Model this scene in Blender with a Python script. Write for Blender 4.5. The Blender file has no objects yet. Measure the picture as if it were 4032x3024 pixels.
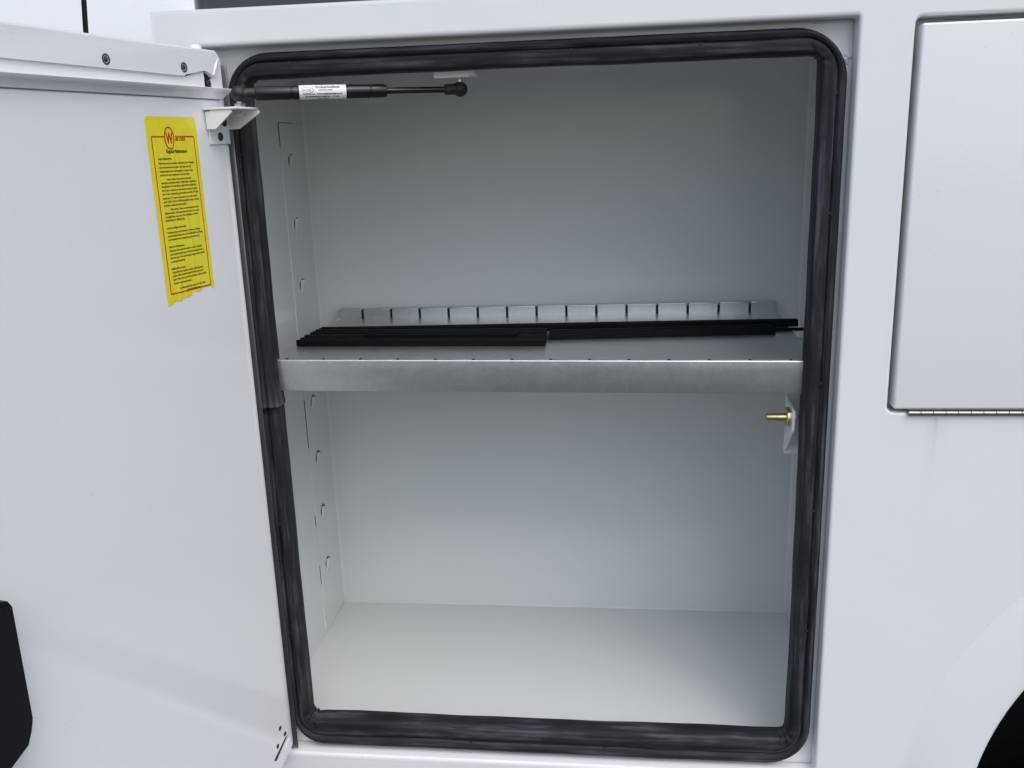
import bpy, bmesh, math, random
from mathutils import Matrix, Vector
from mathutils.geometry import tessellate_polygon

random.seed(7)
SC = bpy.context.scene
COL = SC.collection

# ------------------------------------------------------------------ camera
CAM = dict(loc=(0.6268, -1.4008, 1.0709), yaw=0.1201, pitch=-0.2573, roll=-0.0338, fpx=3607.0)
def make_camera():
    cy, sy = math.cos(CAM['yaw']), math.sin(CAM['yaw']); cp, sp = math.cos(CAM['pitch']), math.sin(CAM['pitch'])
    f = Vector((-sy*cp, cy*cp, sp)); r = Vector((cy, sy, 0)); u = r.cross(f)
    cr, sr = math.cos(CAM['roll']), math.sin(CAM['roll'])
    R, U = cr*r + sr*u, -sr*r + cr*u
    cam = bpy.data.cameras.new('camera'); o = bpy.data.objects.new('camera', cam); COL.objects.link(o)
    cam.sensor_fit = 'HORIZONTAL'; cam.sensor_width = 36.0; cam.lens = 36.0*CAM['fpx']/4032.0
    cam.clip_start = 0.02; cam.clip_end = 800
    M = Matrix((R, U, -f)).transposed().to_4x4(); M.translation = Vector(CAM['loc']); o.matrix_world = M
    SC.camera = o
make_camera()

# ------------------------------------------------------------------ sky, sun, exposure (flat overcast daylight)
W = bpy.data.worlds.new('World'); SC.world = W; W.use_nodes = True
nt = W.node_tree; nt.nodes.clear()
sky = nt.nodes.new('ShaderNodeTexSky'); sky.sky_type = 'NISHITA'; sky.sun_disc = False
SUN_EL, SUN_AZ = math.radians(52), math.radians(147)     # azimuth measured clockwise from +y
sky.sun_elevation = SUN_EL; sky.sun_rotation = SUN_AZ
sky.air_density = 1.0; sky.dust_density = 3.0; sky.ozone_density = 1.0
hs = nt.nodes.new('ShaderNodeHueSaturation'); hs.inputs['Saturation'].default_value = 0.95
bg = nt.nodes.new('ShaderNodeBackground'); bg.inputs['Strength'].default_value = 0.15
ow = nt.nodes.new('ShaderNodeOutputWorld')
# overcast dome: zenith about three times as bright as the horizon
tc = nt.nodes.new('ShaderNodeTexCoord'); sx = nt.nodes.new('ShaderNodeSeparateXYZ'); mz = nt.nodes.new('ShaderNodeMath'); mz.operation = 'MAXIMUM'; mz.inputs[1].default_value = 0.0
ma = nt.nodes.new('ShaderNodeMath'); ma.operation = 'MULTIPLY_ADD'; ma.inputs[1].default_value = 2/3; ma.inputs[2].default_value = 1/3
vm_ = nt.nodes.new('ShaderNodeVectorMath'); vm_.operation = 'SCALE'
nt.links.new(tc.outputs['Generated'], sx.inputs[0]); nt.links.new(sx.outputs['Z'], mz.inputs[0]); nt.links.new(mz.outputs[0], ma.inputs[0])
nt.links.new(sky.outputs[0], hs.inputs['Color']); nt.links.new(hs.outputs[0], vm_.inputs[0]); nt.links.new(ma.outputs[0], vm_.inputs['Scale']); 
tint = nt.nodes.new('ShaderNodeVectorMath'); tint.operation = 'MULTIPLY'; tint.inputs[1].default_value = (0.96, 1.0, 1.015)   # cool cloud light
nt.links.new(vm_.outputs[0], tint.inputs[0]); nt.links.new(tint.outputs[0], bg.inputs[0]); nt.links.new(bg.outputs[0], ow.inputs[0])
sl = bpy.data.lights.new('sun', 'SUN'); sl.energy = 0.5; sl.angle = math.radians(110); sl.color = (0.92, 0.965, 1.0)
so = bpy.data.objects.new('sun', sl); COL.objects.link(so)
sd = Vector((math.sin(SUN_AZ)*math.cos(SUN_EL), math.cos(SUN_AZ)*math.cos(SUN_EL), math.sin(SUN_EL)))
so.rotation_euler = sd.to_track_quat('Z', 'Y').to_euler(); so.location = (0, -3, 5)
vs = SC.view_settings; vs.view_transform = 'Standard'; vs.look = 'None'; vs.gamma = 1.0; vs.exposure = 0.87
vs.use_curve_mapping = False
SC.cycles.max_bounces = 10; SC.cycles.diffuse_bounces = 6; SC.cycles.use_denoising = True

# ------------------------------------------------------------------ helpers
ROOTM = {}
def wm(o):
    return o.matrix_world if o is None else ROOTM.get(o.name, Matrix.Identity(4))
def thing(name, loc, label, cat, group=None, kind=None):
    o = bpy.data.objects.new(name, None); COL.objects.link(o); o.location = loc
    o.empty_display_size = 0.05
    ROOTM[o.name] = Matrix.Translation(Vector(loc))
    o['label'] = label; o['category'] = cat
    if group: o['group'] = group
    if kind: o['kind'] = kind
    return o
def tag(o, label, cat, group=None):
    o['label'] = label; o['category'] = cat
    if group: o['group'] = group
    return o
def mesh_of(verts, faces, smooth=False):
    me = bpy.data.meshes.new('m'); me.from_pydata([tuple(v) for v in verts], [], faces); me.validate(); me.update()
    if smooth:
        for p in me.polygons: p.use_smooth = True
    return me
def link(name, me, mat, parent=None, loc=None, M=None):
    """me is in world coordinates unless M (local matrix) is given"""
    o = bpy.data.objects.new(name, me); COL.objects.link(o)
    if mat is not None:
        if isinstance(mat, (list, tuple)):
            for m in mat: me.materials.append(m)
        elif len(me.materials) == 0: me.materials.append(mat)
    P = ROOTM.get(parent.name, Matrix.Identity(4)) if parent else Matrix.Identity(4)
    if M is not None:
        o.matrix_local = M if not parent else P.inverted() @ M
        ROOTM[o.name] = M
    else:
        if parent is None and loc is not None:
            me.transform(Matrix.Translation(-Vector(loc))); o.location = loc; ROOTM[o.name] = Matrix.Translation(Vector(loc))
        else:
            me.transform(P.inverted()); ROOTM[o.name] = P.copy()
    if parent: o.parent = parent
    return o
def add(name, verts, faces, mat, parent=None, smooth=False, loc=None):
    return link(name, mesh_of(verts, faces, smooth), mat, parent, loc)
def bm_to(name, bm, mat, parent=None, loc=None, smooth=None, angle=None):
    me = bpy.data.meshes.new('m'); bmesh.ops.recalc_face_normals(bm, faces=bm.faces); bm.to_mesh(me); bm.free()
    if angle is not None:
        for p in me.polygons: p.use_smooth = True
        me.set_sharp_from_angle(angle=math.radians(angle))
    return link(name, me, mat, parent, loc)
def box_bm(x0, x1, y0, y1, z0, z1, bev=0.0, seg=2, bm=None, M=None):
    b = bmesh.new()
    r = bmesh.ops.create_cube(b, size=1.0)
    for v in b.verts:
        v.co = Vector(((x0+x1)/2 + v.co.x*(x1-x0), (y0+y1)/2 + v.co.y*(y1-y0), (z0+z1)/2 + v.co.z*(z1-z0)))
    if bev > 0: bmesh.ops.bevel(b, geom=list(b.edges), offset=bev, segments=seg, affect='EDGES', profile=0.5)
    if M is not None: bmesh.ops.transform(b, matrix=M, verts=b.verts)
    if bm is None: return b
    me = bpy.data.meshes.new('t'); b.to_mesh(me); b.free(); bm.from_mesh(me); bpy.data.meshes.remove(me)
    return bm
def box(name, x0, x1, y0, y1, z0, z1, mat, parent=None, bev=0.0, seg=2, M=None, loc=None):
    return bm_to(name, box_bm(x0, x1, y0, y1, z0, z1, bev, seg, M=M), mat, parent, loc, angle=35 if bev else None)
def lathe_bm(p0, p1, prof, seg=28, bm=None):
    """prof: list of (distance along axis in metres from p0, radius)"""
    bm = bm or bmesh.new()
    p0, p1 = Vector(p0), Vector(p1); a = (p1-p0).normalized()
    q = a.to_track_quat('Z', 'Y')
    ex, ey = q @ Vector((1,0,0)), q @ Vector((0,1,0)); rings = []
    for t, r in prof:
        c = p0 + a*t
        if r < 1e-6: rings.append([bm.verts.new(c)])
        else: rings.append([bm.verts.new(c + ex*(r*math.cos(2*math.pi*i/seg)) + ey*(r*math.sin(2*math.pi*i/seg))) for i in range(seg)])
    for A, B in zip(rings, rings[1:]):
        for i in range(seg):
            j = (i+1) % seg
            if len(A) == 1 and len(B) == 1: continue
            if len(A) == 1: bm.faces.new((A[0], B[j], B[i]))
            elif len(B) == 1: bm.faces.new((A[i], A[j], B[0]))
            else: bm.faces.new((A[i], A[j], B[j], B[i]))
    for R in (rings[0], rings[-1]):
        if len(R) > 1: bm.faces.new(R)
    return bm
def lathe(name, p0, p1, prof, mat, parent=None, seg=28, angle=40, loc=None):
    return bm_to(name, lathe_bm(p0, p1, prof, seg), mat, parent, loc, angle=angle)
def hexnut(name, c, axis, r, h, mat, parent):
    c = Vector(c); a = Vector(axis).normalized()
    return bm_to(name, lathe_bm(c, c+a, [(0, r*0.9), (h*0.12, r), (h*0.88, r), (h, r*0.9)], 6), mat, parent)
def rr(x0, x1, z0, z1, r, n=8):
    """rounded rectangle, counter-clockwise in x,z; r may be (bl, br, tr, tl)"""
    if not isinstance(r, (tuple, list)): r = (r,)*4
    P = []
    for (cx, cz, sx, sz, a0, rad) in ((x0, z0, 1, 1, 180, r[0]), (x1, z0, -1, 1, 270, r[1]), (x1, z1, -1, -1, 0, r[2]), (x0, z1, 1, -1, 90, r[3])):
        for i in range(n+1):
            a = math.radians(a0 + 90*i/n)
            P.append((cx + sx*rad + rad*math.cos(a), cz + sz*rad + rad*math.sin(a)))
    return P
def ngon_holes(loops, y):
    """flat face at y from 2D loops (outer first)"""
    vl = [[Vector((p[0], y, p[1])) for p in L] for L in loops]
    flat = [v for L in vl for v in L]
    return flat, [tuple(t) for t in tessellate_polygon(vl)]

# ------------------------------------------------------------------ materials
def mat(name, col, rough=0.5, metal=0.0, spec=0.5, coat=0.0):
    m = bpy.data.materials.new(name); m.use_nodes = True
    b = m.node_tree.nodes['Principled BSDF']
    b.inputs['Base Color'].default_value = (*col, 1); b.inputs['Roughness'].default_value = rough
    b.inputs['Metallic'].default_value = metal; b.inputs['Specular IOR Level'].default_value = spec
    b.inputs['Coat Weight'].default_value = coat
    return m
def nodes(m): return m.node_tree.nodes, m.node_tree.links, m.node_tree.nodes['Principled BSDF']
def noise(m, scale, detail=3, rough=0.55, vec=None, dims='3D'):
    N, L, b = nodes(m); n = N.new('ShaderNodeTexNoise'); n.inputs['Scale'].default_value = scale
    n.inputs['Detail'].default_value = detail; n.inputs['Roughness'].default_value = rough
    if vec is not None: L.new(vec, n.inputs['Vector'])
    return n.outputs['Fac']
def ramp(m, fac, stops):
    N, L, b = nodes(m); r = N.new('ShaderNodeValToRGB'); e = r.color_ramp.elements
    while len(e) < len(stops): e.new(0.5)
    for q, (p, c) in zip(e, stops):
        q.position = p; q.color = (*c, 1) if len(c) == 3 else c
    L.new(fac, r.inputs['Fac']); return r.outputs['Color']
def g(v): return (v, v, v)
def bump(m, h, strength=0.1, dist=0.001, normal=None):
    N, L, b = nodes(m); u = N.new('ShaderNodeBump'); u.inputs['Strength'].default_value = strength; u.inputs['Distance'].default_value = dist
    L.new(h, u.inputs['Height'])
    if normal is not None: L.new(normal, u.inputs['Normal'])
    L.new(u.outputs['Normal'], b.inputs['Normal']); return u.outputs['Normal']
def objco(m, scale=(1,1,1), kind='Object'):
    N, L, b = nodes(m); t = N.new('ShaderNodeTexCoord'); mp = N.new('ShaderNodeMapping'); mp.inputs['Scale'].default_value = scale
    L.new(t.outputs[kind], mp.inputs['Vector']); return mp.outputs['Vector']

def white_paint(name, base=(0.80, 0.805, 0.81), rough=0.075, peel=0.09):
    m = mat(name, base, rough, 0, 0.5)
    N, L, b = nodes(m); co = objco(m)
    # slight overspray / grime variation in the paint itself and orange peel relief
    n1 = noise(m, 3.0, 4, 0.6, co)
    dirt = ramp(m, n1, [(0.30, tuple(c*0.988 for c in base)), (0.70, base)])
    n3 = noise(m, 420, 2, 0.5, co)
    spk = ramp(m, n3, [(0.245, (0.45, 0.45, 0.44)), (0.275, g(1.0))])
    mx = N.new('ShaderNodeMix'); mx.data_type = 'RGBA'; mx.blend_type = 'MULTIPLY'; mx.inputs[0].default_value = 0.55
    L.new(dirt, mx.inputs[6]); L.new(spk, mx.inputs[7]); L.new(mx.outputs[2], b.inputs['Base Color'])
    r1 = noise(m, 9, 4, 0.6, co)
    L.new(ramp(m, r1, [(0.3, g(rough*0.96)), (0.7, g(rough*1.05))]), b.inputs['Roughness'])
    n2 = noise(m, 260, 2, 0.5, co); w2 = noise(m, 5.0, 2, 0.5, co)
    nb = bump(m, w2, 0.35, 0.003)
    bump(m, n2, peel, 0.0006, nb)
    return m
M_WHITE = white_paint('white_paint')
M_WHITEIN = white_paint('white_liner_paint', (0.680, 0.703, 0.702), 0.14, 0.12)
M_WHITEPART = white_paint('white_bracket_paint', (0.84, 0.84, 0.83), 0.2, 0.04)
M_CAB = white_paint('white_cab_paint', (0.84, 0.845, 0.85), 0.2, 0.01)

def side_paint():
    m = white_paint('white_side_paint')
    N, L, b = nodes(m)
    geo = N.new('ShaderNodeNewGeometry'); sp = N.new('ShaderNodeSeparateXYZ'); L.new(geo.outputs['Position'], sp.inputs[0])
    def mth(op, a, c=None):
        n = N.new('ShaderNodeMath'); n.operation = op; n.use_clamp = False
        for k, v in enumerate((a, c)):
            if v is None: continue
            if isinstance(v, (int, float)): n.inputs[k].default_value = v
            else: L.new(v, n.inputs[k])
        return n.outputs[0]
    tot = None
    for (x0, w, z0, ln, am) in [(1.1075, 0.0035, 0.645, 0.055, 0.34), (1.0985, 0.006, 0.645, 0.10, 0.12), (1.1180, 0.009, 0.645, 0.05, 0.10)]:
        dx = mth('DIVIDE', mth('SUBTRACT', sp.outputs['X'], x0), w); gx = mth('EXPONENT', mth('MULTIPLY', mth('MULTIPLY', dx, dx), -1.0))
        dz = mth('MAXIMUM', mth('DIVIDE', mth('SUBTRACT', z0, sp.outputs['Z']), ln), 0.0); gz = mth('EXPONENT', mth('MULTIPLY', dz, -1.6))
        below = mth('LESS_THAN', sp.outputs['Z'], z0)
        v = mth('MULTIPLY', mth('MULTIPLY', mth('MULTIPLY', gx, gz), below), am); tot = v if tot is None else mth('ADD', tot, v)
    src = b.inputs['Base Color'].links[0].from_socket
    mx = N.new('ShaderNodeMix'); mx.data_type = 'RGBA'; L.new(tot, mx.inputs[0]); L.new(src, mx.inputs[6]); mx.inputs[7].default_value = (0.30, 0.27, 0.24, 1)
    L.new(mx.outputs[2], b.inputs['Base Color'])
    return m
M_SIDE = side_paint()

def galv():
    m = mat('galvanised_steel', (0.5, 0.51, 0.52), 0.42, 0.9, 0.5)
    N, L, b = nodes(m); co = objco(m)
    v = N.new('ShaderNodeTexVoronoi'); v.inputs['Scale'].default_value = 420; L.new(co, v.inputs['Vector'])
    w = N.new('ShaderNodeSeparateColor'); L.new(v.outputs['Color'], w.inputs[0])
    n1 = noise(m, 30, 6, 0.75, co)
    a = N.new('ShaderNodeMath'); a.operation = 'MULTIPLY_ADD'; a.inputs[1].default_value = 0.30; L.new(w.outputs[0], a.inputs[0]); L.new(n1, a.inputs[2])
    L.new(ramp(m, a.outputs[0], [(0.30, (0.56, 0.58, 0.575)), (0.62, (0.62, 0.635, 0.63)), (0.95, (0.68, 0.695, 0.69))]), b.inputs['Base Color'])
    L.new(ramp(m, a.outputs[0], [(0.30, g(0.27)), (0.95, g(0.38))]), b.inputs['Roughness'])
    n2 = noise(m, 500, 2, 0.5, objco(m, (0.08, 1, 1))); bump(m, n2, 0.05, 0.0003)
    return m
M_GALV = galv()
def rubber():
    m = mat('black_rubber', (0.012, 0.013, 0.016), 0.65, 0, 0.28)
    N, L, b = nodes(m); co = objco(m, (3.5, 210, 1), 'UV')
    n1 = noise(m, 1.0, 5, 0.65, co)
    n2 = noise(m, 1.0, 4, 0.6, objco(m, (10, 95, 1), 'UV'))
    ad = N.new('ShaderNodeMath'); ad.operation = 'MULTIPLY'; L.new(n1, ad.inputs[0]); L.new(n2, ad.inputs[1])
    L.new(ramp(m, ad.outputs[0], [(0.13, (0.007, 0.0075, 0.010)), (0.25, (0.018, 0.019, 0.023)), (0.40, (0.074, 0.077, 0.087))]), b.inputs['Base Color'])
    L.new(ramp(m, n2, [(0.35, g(0.55)), (0.65, g(0.80))]), b.inputs['Roughness'])
    n3 = noise(m, 1.0, 3, 0.6, objco(m, (40, 300, 1), 'UV')); bump(m, n3, 0.10, 0.0005)
    return m
M_RUBBER = rubber()
M_BLACKPL = mat('black_plastic', (0.004, 0.0045, 0.006), 0.5, 0, 0.25)
bump(M_BLACKPL, noise(M_BLACKPL, 700, 2, 0.5, objco(M_BLACKPL)), 0.25, 0.0003)
M_STRIP = mat('black_strip_rubber', (0.0025, 0.003, 0.0045), 0.6, 0, 0.12)
bump(M_STRIP, noise(M_STRIP, 60, 3, 0.6, objco(M_STRIP, (0.1, 1, 1))), 0.2, 0.0006)
M_STRUT = mat('black_enamel', (0.006, 0.006, 0.008), 0.30, 0, 0.5)
bump(M_STRUT, noise(M_STRUT, 320, 2, 0.5, objco(M_STRUT)), 0.05, 0.0004)
M_ROD = mat('black_nitride_rod', (0.010, 0.010, 0.012), 0.22, 0.2, 0.6)
M_SOCKET = mat('socket_plastic', (0.012, 0.012, 0.013), 0.5, 0, 0.4)
N_, L_, B_ = nodes(M_SOCKET)
L_.new(ramp(M_SOCKET, noise(M_SOCKET, 120, 4, 0.7, objco(M_SOCKET)), [(0.45, (0.010, 0.010, 0.011)), (0.75, (0.05, 0.046, 0.042))]), B_.inputs['Base Color'])
M_ZINC = mat('bright_zinc', (0.72, 0.74, 0.76), 0.28, 1.0)
bump(M_ZINC, noise(M_ZINC, 500, 3, 0.6, objco(M_ZINC)), 0.12, 0.0004)
M_YZINC = mat('yellow_zinc', (0.62, 0.50, 0.24), 0.27, 1.0)
N_, L_, B_ = nodes(M_YZINC)
L_.new(ramp(M_YZINC, noise(M_YZINC, 90, 4, 0.7, objco(M_YZINC)), [(0.3, (0.42, 0.34, 0.16)), (0.55, (0.70, 0.58, 0.28)), (0.8, (0.55, 0.52, 0.45))]), B_.inputs['Base Color'])
M_STEEL = mat('stainless_hinge', (0.30, 0.295, 0.29), 0.36, 1.0)
bump(M_STEEL, noise(M_STEEL, 300, 3, 0.6, objco(M_STEEL, (1, 1, 0.05))), 0.1, 0.0003)
M_DARKMETAL = mat('dark_rivet_metal', (0.06, 0.06, 0.065), 0.45, 0.7)
M_HOLE = mat('cavity_shade', (0.012, 0.012, 0.013), 0.7)  # near-black colour stands in for the shade inside slots, holes and gaps
M_WELL = mat('black_wheel_liner', (0.004, 0.004, 0.005), 0.8, 0, 0.2)
M_TYRE = mat('tyre_rubber', (0.010, 0.010, 0.011), 0.75, 0, 0.3)
M_GREYBOX = mat('dark_grey_panel', (0.055, 0.057, 0.065), 0.5)
def yellow():
    m = mat('yellow_vinyl', (0.82, 0.66, 0.03), 0.20, 0, 0.5)
    N, L, b = nodes(m); n = noise(m, 40, 4, 0.6, objco(m))
    L.new(ramp(m, n, [(0.3, (0.76, 0.66, 0.032)), (0.7, (0.84, 0.73, 0.040))]), b.inputs['Base Color'])
    return m
M_YELLOW = yellow()
M_RED = mat('red_ink', (0.50, 0.035, 0.006), 0.4)
M_INK = mat('olive_black_ink', (0.075, 0.068, 0.010), 0.45)
M_INKB = mat('black_ink', (0.02, 0.02, 0.022), 0.45)
M_LABEL = mat('white_paper_label', (0.80, 0.80, 0.80), 0.32)
def asphalt():
    m = mat('asphalt', (0.07, 0.07, 0.07), 0.85)
    N, L, b = nodes(m); co = objco(m); n = noise(m, 2.2, 6, 0.7, co)
    L.new(ramp(m, n, [(0.3, g(0.05)), (0.7, g(0.095))]), b.inputs['Base Color']); bump(m, noise(m, 120, 3, 0.6, co), 0.5, 0.004)
    return m
M_ASPH = asphalt()

# ------------------------------------------------------------------ ground (the lot the truck stands on)
gnd = add('ground', [(-60, -60, -0.80), (60, -60, -0.80), (60, 60, -0.80), (-60, 60, -0.80)], [(0, 1, 2, 3)], M_ASPH)
gnd['kind'] = 'structure'

# ------------------------------------------------------------------ service body
BODY = thing('service_body', (0.5, 0.3, -0.30), 'white painted steel service truck body with one open storage compartment', 'truck body')
FX0, FX1, FZ0, FZ1 = -0.0725, 2.35, -0.30, 1.279
REC = (0.0, 0.96, 0.0, 1.2252)
DD = (1.0351, 2.05, 0.6523, 1.2212)
WC, WR = (1.695, -0.065), 0.60          # wheel arch centre, outer radius of flare
RE = 0.0045                              # rounding of sheet-metal edges

def arch_pts(r, n=64):
    """arch from lower right to lower left over the top, clipped at the panel's bottom"""
    z = FZ0 - WC[1]; a0 = math.asin(max(-1, z/r))
    return [(WC[0] + r*math.cos(a0 + (math.pi - 2*a0)*i/n), WC[1] + r*math.sin(a0 + (math.pi - 2*a0)*i/n)) for i in range(n+1)]
def side_panel():
    e = 0.006
    outer = [(FX0+e, FZ0)] + list(reversed(arch_pts(WR))) + [(FX1, FZ0), (FX1, FZ1-e), (FX0+e, FZ1-e)]
    h1 = rr(REC[0]-RE, REC[1]+RE, REC[2]-RE*1.6, REC[3]+RE*1.5, 0.0085)
    h2 = rr(DD[0]-RE, DD[1]+RE, DD[2]-RE, DD[3]+RE, 0.015)
    V, F = ngon_holes([outer, h1, h2], 0.0)
    V = list(V); F = list(F)
    sm = [False]*len(F)
    def ring(fn, ys, closed=True):
        base = len(V); L = [fn(k) for k in range(len(ys))]; n = len(L[0])
        for k, y in enumerate(ys): V.extend(Vector((p[0], y, p[1])) for p in L[k])
        for k in range(len(ys)-1):
            for i in range(n if closed else n-1):
                j = (i+1) % n
                F.append((base+k*n+i, base+k*n+j, base+(k+1)*n+j, base+(k+1)*n+i)); sm.append(True)
    K = 6
    def q(k): a = math.pi/2*k/K; return 1-math.sin(a), 1-math.cos(a)      # lateral remainder, depth fraction
    # recess opening: rounded edge, then return
    ys = [RE*q(k)[1] for k in range(K+1)] + [0.0315]
    def f1(k):
        s = q(min(k, K))[0]; return rr(REC[0]-RE*s, REC[1]+RE*s, REC[2]-RE*1.6*s, REC[3]+RE*1.5*s, 0.004+RE*s)
    ring(f1, ys)
    ys = [RE*q(k)[1] for k in range(K+1)] + [0.045]
    def f2(k):
        s = q(min(k, K))[0]; return rr(DD[0]-RE*s, DD[1]+RE*s, DD[2]-RE*s, DD[3]+RE*s, 0.0105+RE*s)
    ring(f2, ys)
    # top edge and front edge roll back
    ysr = [e*q(k)[1] for k in range(K+1)]
    def f3(k):
        s = q(k)[0]; t = e*s; return [(FX0+t, FZ0), (FX0+t, FZ1-t), (FX1, FZ1-t)]
    ring(f3, ysr, closed=False)
    b = len(V); d = 0.56
    V.extend([Vector((FX0, e, FZ0)), Vector((FX0, e, FZ1)), Vector((FX1, e, FZ1)), Vector((FX0, d, FZ0)), Vector((FX0, d, FZ1)), Vector((FX1, d, FZ1))])
    F.extend([(b, b+1, b+4, b+3), (b+1, b+2, b+5, b+4)]); sm += [False, False]
    me = bpy.data.meshes.new('m'); me.from_pydata([tuple(v) for v in V], [], F); me.validate()
    for p, s in zip(me.polygons, sm): p.use_smooth = s
    return link('side_panel', me, M_SIDE, BODY)
side_panel()

# flange that carries the seal, set back in the recess, and the liner of the compartment
FY = 0.0335
fo = [(REC[0]-0.02, REC[2]-0.02), (REC[1]+0.03, REC[2]-0.02), (REC[1]+0.03, REC[3]+0.02), (REC[0]-0.02, REC[3]+0.02)]
FIN = (0.050, 0.925, 0.044, 1.192)
V, F = ngon_holes([fo, rr(*FIN, 0.03)], FY)
V = list(V); F = list(F); n0 = len(V); P = rr(*FIN, 0.03); n = len(P)
for y in (FY, FY+0.004): V += [Vector((p[0], y, p[1])) for p in P]
F += [(n0+i, n0+(i+1) % n, n0+n+(i+1) % n, n0+n+i) for i in range(n)]
add('seal_flange', V, F, M_WHITE, BODY)
# thin weld bead along the top of the flange and a weld blob at its corner
def bead(name, p0, p1, r, mat, parent, amp=0.35, step=0.003, seg=8):
    p0, p1 = Vector(p0), Vector(p1); Ln = (p1-p0).length; k = max(2, int(Ln/step))
    return bm_to(name, lathe_bm(p0, p1, [(Ln*i/k, r*(1-amp*0.5+amp*random.random())) for i in range(k+1)], seg), mat, parent, angle=80)
bead('weld_bead', (0.905, FY, 1.2225), (0.957, FY, 1.2225), 0.0018, M_WHITE, BODY)
def lumps(name, c, n, r, sp):
    bm = bmesh.new(); rn = random.Random(5)
    for k in range(n):
        m_ = Matrix.Translation(Vector(c) + Vector((rn.uniform(-sp, sp)*0.5, 0, rn.uniform(-sp, sp)))) @ Matrix.Diagonal((1, 0.55, 1, 1))
        bmesh.ops.create_icosphere(bm, subdivisions=2, radius=r*rn.uniform(0.5, 1.0), matrix=m_)
    bm_to(name, bm, M_WHITE, BODY, angle=80)
lumps('weld_bead', (0.9535, FY, 1.172), 7, 0.0042, 0.006)

IX0, IX1, IY1, IZ0, IZ1 = -0.0326, 1.004, 0.5439, 0.0137, 1.236
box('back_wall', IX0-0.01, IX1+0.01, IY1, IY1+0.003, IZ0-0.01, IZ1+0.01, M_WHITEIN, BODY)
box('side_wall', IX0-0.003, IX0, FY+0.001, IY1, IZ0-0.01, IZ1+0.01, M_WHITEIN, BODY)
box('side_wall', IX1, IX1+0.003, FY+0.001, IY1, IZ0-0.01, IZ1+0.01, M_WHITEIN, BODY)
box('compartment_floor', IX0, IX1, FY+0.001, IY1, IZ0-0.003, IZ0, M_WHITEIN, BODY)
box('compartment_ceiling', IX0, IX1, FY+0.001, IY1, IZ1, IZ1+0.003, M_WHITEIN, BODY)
# seam-sealer fillets in the corners
def fillet(name, prof_dir1, prof_dir2, p0, p1, r):
    d1, d2 = Vector(prof_dir1), Vector(prof_dir2); p0, p1 = Vector(p0), Vector(p1)
    K = 6; V = []; F = []
    for p in (p0, p1):
        for k in range(K+1):
            a = math.pi/2*k/K; V.append(p + d1*(r*(1-math.sin(a))) + d2*(r*(1-math.cos(a))))
    for k in range(K): F.append((k, k+1, K+1+k+1, K+1+k))
    add(name, V, F, M_WHITEIN, BODY, smooth=True)
fillet('seam_sealer', (1,0,0), (0,-1,0), (IX0+.0002, IY1-.0002, IZ0), (IX0+.0002, IY1-.0002, IZ1), 0.006)
fillet('seam_sealer', (-1,0,0), (0,-1,0), (IX1-.0002, IY1-.0002, IZ0), (IX1-.0002, IY1-.0002, IZ1), 0.006)
fillet('seam_sealer', (0,0,1), (0,-1,0), (IX0, IY1-.0002, IZ0+.0002), (IX1, IY1-.0002, IZ0+.0002), 0.004)

# shelf rail on the left wall with pressed-out locking tabs
def rail(x, sgn):
    """sheet strip with its tabs on a side wall; sgn points into the compartment"""
    t = 0.0016
    xa, xb = (x, x+sgn*t) if sgn > 0 else (x+sgn*t, x)
    r = box('shelf_rail', xa, xb, 0.396, 0.536, 0.018, 1.123, M_WHITEIN, BODY, bev=0.0004, seg=1)
    for k in range(9):
        zc = 0.1660 + 0.1265*k
        if zc > 1.10 or abs(zc-0.672) < 0.02: continue
        # louvre: half-dome pushed out, open along its upper/front edge over a dark slit
        V, F = [], []
        A, Bn = 10, 6
        for i in range(A+1):
            for j in range(Bn+1):
                u, w = i/A, j/Bn
                yy = 0.4325 + 0.016*w; zz = zc - 0.020 + 0.034*u
                h = 0.0080*math.sin(math.pi*min(1, 0.08+w*0.92))**0.7*(u**0.8)*(1.0-0.15*w)*(1 if w > 0 else 0.2)
                h *= max(0.0, math.sin(math.pi*min(1.0, 0.15+w*0.85)))
                V.append((x + sgn*(t+0.0003+h), yy + 0.006*u*u, zz-0.004))
        for i in range(A):
            for j in range(Bn):
                a = i*(Bn+1)+j; F.append((a, a+1, a+Bn+2, a+Bn+1))
        add('locking_tab', V, F, M_WHITEIN, r, smooth=True)
        # the slit the tab was cut from
        S = [(0.4325, -0.0090), (0.4300, -0.002), (0.4310, 0.0035), (0.4360, 0.0085), (0.4520, 0.0130), (0.4540, 0.0100), (0.4430, 0.0048), (0.4385, -0.0005), (0.4358, -0.0055)]
        VV = [(x + sgn*(t+0.0002), y, zc+z) for y, z in S] + [(x + sgn*(t+0.0005), y, zc+z) for y, z in S]
        m = len(S)
        FF = [tuple(range(m)), tuple(range(2*m-1, m-1, -1))] + [(i, (i+1) % m, m+(i+1) % m, m+i) for i in range(m)]
        add('cut_slit', VV, FF, M_HOLE, r)
    return r
rail(IX0, 1)
rail(IX1, -1)
# near-black strips painting in the shadow gap along the rail's edges
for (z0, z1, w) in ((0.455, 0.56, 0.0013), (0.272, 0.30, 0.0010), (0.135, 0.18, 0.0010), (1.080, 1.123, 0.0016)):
    box('rail_gap_shade', IX0, IX0+0.0010, 0.3960-w, 0.3958, z0, z1, M_HOLE, BODY)
for (z0, z1) in ((0.60, 1.05), (0.025, 0.12), (0.31, 0.44)):
    bead('seam_sealer', (IX0, 0.3950, z0), (IX0, 0.3950, z1), 0.0016, M_WHITEIN, BODY, 0.6, 0.006)
box('rail_gap_shade', IX0, IX0+0.0010, 0.396, 0.470, 1.1235, 1.1245, M_HOLE, BODY)

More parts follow.
